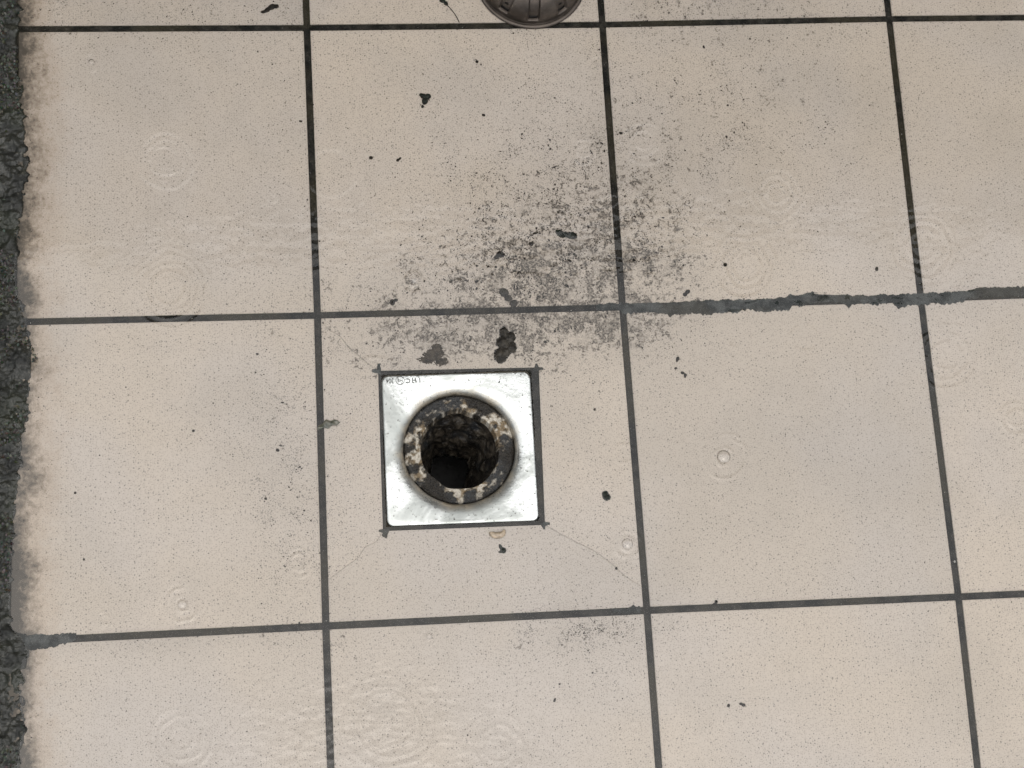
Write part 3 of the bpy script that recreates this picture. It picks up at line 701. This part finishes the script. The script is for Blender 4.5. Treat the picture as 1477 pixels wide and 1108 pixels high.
# dirt caught along the joints, and pale grit lying in them
NJ = 2600
def along_joints(n, spread):
    t = rng.uniform(-1.0, 2.4, n) * PITCH; k_ = rng.integers(0, 3, n) ; vert = rng.random(n) < .5
    off = rng.normal(0, spread, n)
    X_ = np.where(vert, k_ * PITCH + off, t); Y_ = np.where(vert, -t - .2 * PITCH + 0 * off, -k_ * PITCH + off)
    return np.stack([X_, Y_, 0 * X_], -1)
Pj = along_joints(NJ, 2.6 * MM); Pj = Pj[fbm(Pj[:, 0] * 40, Pj[:, 1] * 40, 6, 3) > .5]
Pg = along_joints(90, 1.0 * MM)
P = np.concatenate([P, Pj, Pg]); on = np.concatenate([on, np.zeros(len(Pj) + len(Pg), bool)]); dv = np.concatenate([dv, np.full(len(Pj) + len(Pg), .1)]); N = len(P)
size = np.exp(rng.normal(math.log(.215), .42, N)) * MM * (1 + .35 * np.exp(-.5 * (((to_px(P)[0] - 780) / 140) ** 2 + ((to_px(P)[1] - 370) / 110) ** 2)))
size = np.where(rng.random(N) < .006 + .03 * (dv > 1.15), size * 2.1, size)
gx = np.abs((P[:, 0] / PITCH) - np.round(P[:, 0] / PITCH)) * PITCH; gy = np.abs((P[:, 1] / PITCH) - np.round(P[:, 1] / PITCH)) * PITCH
zb = np.where((gx < 3 * MM) | (gy < 3 * MM), -.0 * MM, 0) + np.where(on, .8 * MM, 0)
k = 6; a = np.linspace(0, 2 * np.pi, k, endpoint=False)[None] + rng.uniform(0, 6.28, N)[:, None]
rr2 = size[:, None] * rng.uniform(.6, 1.3, (N, k)); el = rng.uniform(.5, 1.0, N)[:, None]; rt = rng.uniform(0, 6.28, N)[:, None]
xx, yy = rr2 * np.cos(a), rr2 * np.sin(a) * el
X2, Y2 = xx * np.cos(rt) - yy * np.sin(rt), xx * np.sin(rt) + yy * np.cos(rt)
V = np.zeros((N, k + 1, 3)); V[:, :k, 0] = P[:, 0:1] + X2; V[:, :k, 1] = P[:, 1:2] + Y2; V[:, :k, 2] = zb[:, None] - .02 * MM
V[:, k, 0] = P[:, 0]; V[:, k, 1] = P[:, 1]; V[:, k, 2] = zb + size * rng.uniform(.5, .9, N)
base_i = (np.arange(N) * (k + 1))[:, None]; j = np.arange(k)[None]
F_ = np.stack([base_i + j, base_i + (j + 1) % k, base_i + k + 0 * j], -1).reshape(-1, 3)
tone = np.exp(rng.normal(math.log(.028), .6, N)); tint = np.stack([tone * 1.08, tone * .96, tone * rng.uniform(.68, .9, N)], -1)
tint[-len(Pg):] = np.array([.5, .49, .45]) * rng.uniform(.5, 1, (len(Pg), 1))
cc = np.repeat(tint, k + 1, 0)
link('dirt_grains', np_mesh('dirt_grains', V.reshape(-1, 3), F_, False, cc), M_SPECK, kind='stuff', label='dark dirt grains and silt scattered over the wet tiles', category='dirt')
print('grains', N)

# ------------------------------------------------------------------ water film with rain rings
res = .00078
c4 = px(np.array([-60, 1540, -60, 1540.]), np.array([-60, -60, 1180, 1180.]))
wx0, wx1, wy0, wy1 = px(15, 600)[0], c4[:, 0].max(), c4[:, 1].min(), c4[:, 1].max()
gx_ = np.arange(wx0, wx1, res); gy_ = np.arange(wy0, wy1, res)
X, Y = np.meshgrid(gx_, gy_, indexing='ij')
Uf, Vf = to_px(np.stack([X, Y, 0 * X], -1))
Hh = np.zeros_like(X)
drops = [  # u, v, [(radius, amplitude in 1/100 mm, width)], start angle, span (radians, whole ring if None)
    (132, 90, [(12, 7, 2.2), (17, 4, 2.2)]), (238, 232, [(21, 9, 2.3), (29, 6, 2.5), (39, 5, 3)]), (393, 286, [(6.5, 9, 2.2), (11, 4, 2)]),
    (245, 415, [(24, 5, 2.6), (34, 5, 2.6), (44, 5, 2.6), (55, 4, 2.8)]), (597, 403, [(9, 9, 3.0)]), (842, 218, [(9, 8, 2.4), (17, 6, 2.5)]),
    (927, 207, [(9, 8, 2.3), (19, 6, 2.6), (30, 4, 3)]), (1120, 280, [(14, 7, 2.6), (25, 6, 2.8), (36, 5, 3)]), (1075, 385, [(22, 7, 2.6), (32, 6, 3), (44, 5, 3)]),
    (1330, 355, [(22, 8, 3), (34, 8, 3), (46, 5, 3)]), (1160, 488, [(19, 5, 2.2)]), (1044, 659, [(13, 7, 2.4), (30, 7, 2.5), (35, 4, 2.3)]),
    (905, 785, [(10, 8, 2.6), (19, 6, 2.6)]), (263, 872, [(11, 6, 2.4), (24, 7, 2.4), (29, 3, 2.2)]), (151, 895, [(6.5, 8, 2), (11, 7, 2.2)]),
    (430, 812, [(12, 6, 2.4), (20, 4, 2.4)]), (619, 918, [(5.5, 8, 2.2), (11, 5, 2.2)]), (262, 1065, [(17, 7, 2.6), (31, 7, 2.8), (44, 6, 3)]),
    (1466, 605, [(12, 7, 2.6), (23, 6, 2.8)]), (900, 655, [(14, 5, 2.4)]), (862, 97, [(15, 5, 2)]), (1365, 515, [(20, 5, 3), (32, 5, 3), (44, 4, 3)]),
    (720, 1080, [(20, 6, 3), (34, 6, 3), (50, 5, 3)]), (560, 1040, [(40, 6, 3), (54, 6, 3), (68, 5, 3)]), (905, 55, [(18, 4, 2.4)]), (85, 14, [(9, 5, 2.4)]), (234, 102, [(4, 5, 2)]),
    (545, 545, [(30, 3, 3)]), (1065, 475, [(26, 3, 3)]), (915, 1050, [(8, 4, 2.4)]), (1160, 795, [(10, 3, 2.4)]), (480, 250, [(34, 4, 3)])]
for du, dv_, rgs in drops:
    rad_ = np.hypot(Uf - du, Vf - dv_)
    sel = rad_ < 90
    a_ = np.arctan2(Vf[sel] - dv_, Uf[sel] - du); rs = rad_[sel]
    h = 0
    for q, (rr0, amp, wd_) in enumerate(rgs):
        mod = -.15 + 1.9 * vnoise(a_ * 1.3 + 10, np.full_like(a_, q * 3 + du), 2)
        wob = (vnoise(a_ * 1.7 + 5, np.full_like(a_, dv_ + q), 4) - .5) * .20 * rr0
        s_r = (rs - rr0 - wob) / wd_
        h = h + amp * mod * (1 - s_r ** 2) * np.exp(-.5 * s_r ** 2) * (.034 if dv_ > 430 else .027) * MM
    Hh[sel] += h
# crossing wavelets where drops have just fallen
def patch(cu, cv, su, sv): return np.exp(-.5 * (((Uf - cu) / su) ** 2 + ((Vf - cv) / sv) ** 2))
mask = .8 * patch(430, 335, 150, 26) + .9 * patch(620, 345, 130, 34) + .9 * patch(960, 310, 120, 40) + .6 * patch(1200, 320, 110, 26) + .7 * patch(1370, 400, 45, 80) \
    + 1.0 * patch(440, 1060, 95, 45) + .7 * patch(600, 1020, 80, 50) + .5 * patch(720, 1090, 80, 40) + .35 * patch(230, 370, 120, 20) + .25 * patch(780, 400, 160, 60)
wob = (1 - abs(2 * fbm(Uf * .035 + Vf * .01, Vf * .075, 3, 3) - 1)) ** 2 + .5 * (vnoise(Uf * .10, Vf * .16, 6) - .5)
Hh += mask * (wob - .5) * np.where(Vf > 800, .46, .22) * MM
Hh += (fbm(Uf * .006, Vf * .006, 5, 2) - .5) * .5 * MM
Hh += (fbm(Uf * .02, Vf * .02, 7, 2) - .5) * .05 * MM
V = np.stack([X, Y, .75 * MM + Hh], -1).reshape(-1, 3)
F_ = grid_faces(len(gx_), len(gy_))
ce = V[F_].mean(1)[:, :2] - DRAIN_C[:2]
lx_, ly_ = abs(c_ * ce[:, 0] - s2 * ce[:, 1]), abs(s2 * ce[:, 0] + c_ * ce[:, 1])
inside = (lx_ < PLATE + .3 * MM) & (ly_ < PLATE * 1.024 + .3 * MM)
es = V[F_].mean(1); inside |= es[:, 0] < soil_edge(es[:, 1]) - 1 * MM
rd = np.hypot(es[:, 0] - SC[0], es[:, 1] - SC[1]); inside |= rd < SR * .98
F_ = F_[~inside]
# beyond the rain rings the film runs on, level, to the edges of the tiling
gx1, gy1 = gx_[-1], gy_[-1]
ext = [[(wx0, y0), (x1, y0), (x1, wy0), (wx0, wy0)], [(wx0, gy1), (x1, gy1), (x1, y1), (wx0, y1)], [(gx1, wy0), (x1, wy0), (x1, gy1), (gx1, gy1)]]
nv = len(V); V = np.concatenate([V] + [np.array([(a_, b_, .75 * MM) for a_, b_ in q]) for q in ext]); F_ = np.concatenate([F_, nv + np.arange(12).reshape(3, 4)])
link('water', np_mesh('water', V, F_), M_WATER, kind='structure', label='thin clear film of rain water with raindrop rings over the tiles')

# raindrop bubbles in the middle of fresh rings
def bubble(u, v, r_px, hgt, label):
    c = px(u, v); n, m = 32, 12; a = np.linspace(0, 2 * np.pi, n, endpoint=False)[:, None]; t = np.linspace(0, 1, m)[None]
    for_r = []
    R_ = r_px * PXM
    def shell(k):
        r_ = R_ * k * np.sin(t * np.pi / 2) + 0 * a; z_ = hgt * R_ * k * np.cos(t * np.pi / 2) + 0 * a
        return np.stack([r_ * np.cos(a), r_ * np.sin(a), z_], -1).reshape(-1, 3)
    V = np.concatenate([shell(1.0), shell(.93)]); f = grid_faces(n, m, True)
    me = np_mesh('water_bubble', V, np.concatenate([f[:, ::-1], f + n * m]))
    link('water_bubble', me, M_WATER, None, (c[0], c[1], .72 * MM), label=label, category='water bubble', group='raindrop bubbles on the water film')
bubble(1044, 659, 9.5, .35, 'large clear raindrop bubble on the tile right of the drain')
bubble(263, 872, 6.5, .4, 'clear raindrop bubble on the left tile beside a tiny ring')
bubble(132, 90, 4.5, .5, 'small bright raindrop bubble on the upper left tile')
bubble(905, 785, 8, .35, 'clear raindrop bubble touching the joint right of the drain')
bubble(619, 918, 4, .5, 'tiny raindrop bubble just below the lowest long joint')
bubble(597, 403, 8, .3, 'clear raindrop bubble at the left of the silt')

# ------------------------------------------------------------------ house whose eave overhangs (mirrored in the wet upper tiles)
pb = px(700, 345); rf_ = pb - _C; rf_[2] *= -1
EZ = 2.75; EY = pb[1] + rf_[1] / rf_[2] * (EZ + .2) + .03      # the roof's edge is what the boundary mirrors
WY = y1
M_WALL = plain('plaster', (.30, .255, .20), .85, .12, 8, bumpd=.003)
M_SOF = plain('painted_boards', (.20, .165, .125), .6, .2, 12, bumpd=.002)
M_ROOF = plain('roof_sheet', (.12, .11, .10), .6, .2, 10, bumpd=.004)
house = link('house', None, None, None, (0, WY, 0), label='house wall with wooden eave overhanging the tiled floor, mirrored in the water', category='house')
def box(name, a_, b_, mat, parent, bev=0.0):
    bm = bmesh.new(); bmesh.ops.create_cube(bm, size=1)
    a_, b_ = Vector(a_), Vector(b_); ctr = (a_ + b_) / 2; s3 = b_ - a_
    for v_ in bm.verts: v_.co = Vector((v_.co.x * s3.x, v_.co.y * s3.y, v_.co.z * s3.z)) + ctr - parent.location
    if bev: bmesh.ops.bevel(bm, geom=bm.edges[:], offset=bev, segments=1, affect='EDGES')
    me = bpy.data.meshes.new(name); bm.to_mesh(me); bm.free()
    return link(name, me, mat, parent)
box('wall', (-5, WY, -.02), (6, WY + .2, EZ + .3), M_WALL, house)
box('fascia', (-5.2, EY, EZ - .02), (6.2, EY + .03, EZ + .16), M_SOF, house, .003)
nb = 14; yy_ = np.linspace(EY + .032, WY - .002, nb + 1)
for k in range(nb): box('soffit_board', (-5.1, yy_[k] + .003, EZ), (6.1, yy_[k + 1] - .003, EZ + .02), M_SOF, house, .002)
bm = bmesh.new()
P8 = [(-5.3, EY - .03, EZ + .17), (6.3, EY - .03, EZ + .17), (6.3, WY + 2.5, EZ + 1.3), (-5.3, WY + 2.5, EZ + 1.3)]
vb = [bm.verts.new(Vector(p_) - house.location) for p_ in P8]; vt = [bm.verts.new(Vector(p_) + Vector((0, 0, .06)) - house.location) for p_ in P8]
bm.faces.new(vb[::-1]); bm.faces.new(vt)
for k in range(4): bm.faces.new((vb[k], vb[(k + 1) % 4], vt[(k + 1) % 4], vt[k]))
me = bpy.data.meshes.new('roof'); bm.to_mesh(me); bm.free()
link('roof', me, M_ROOF, house)
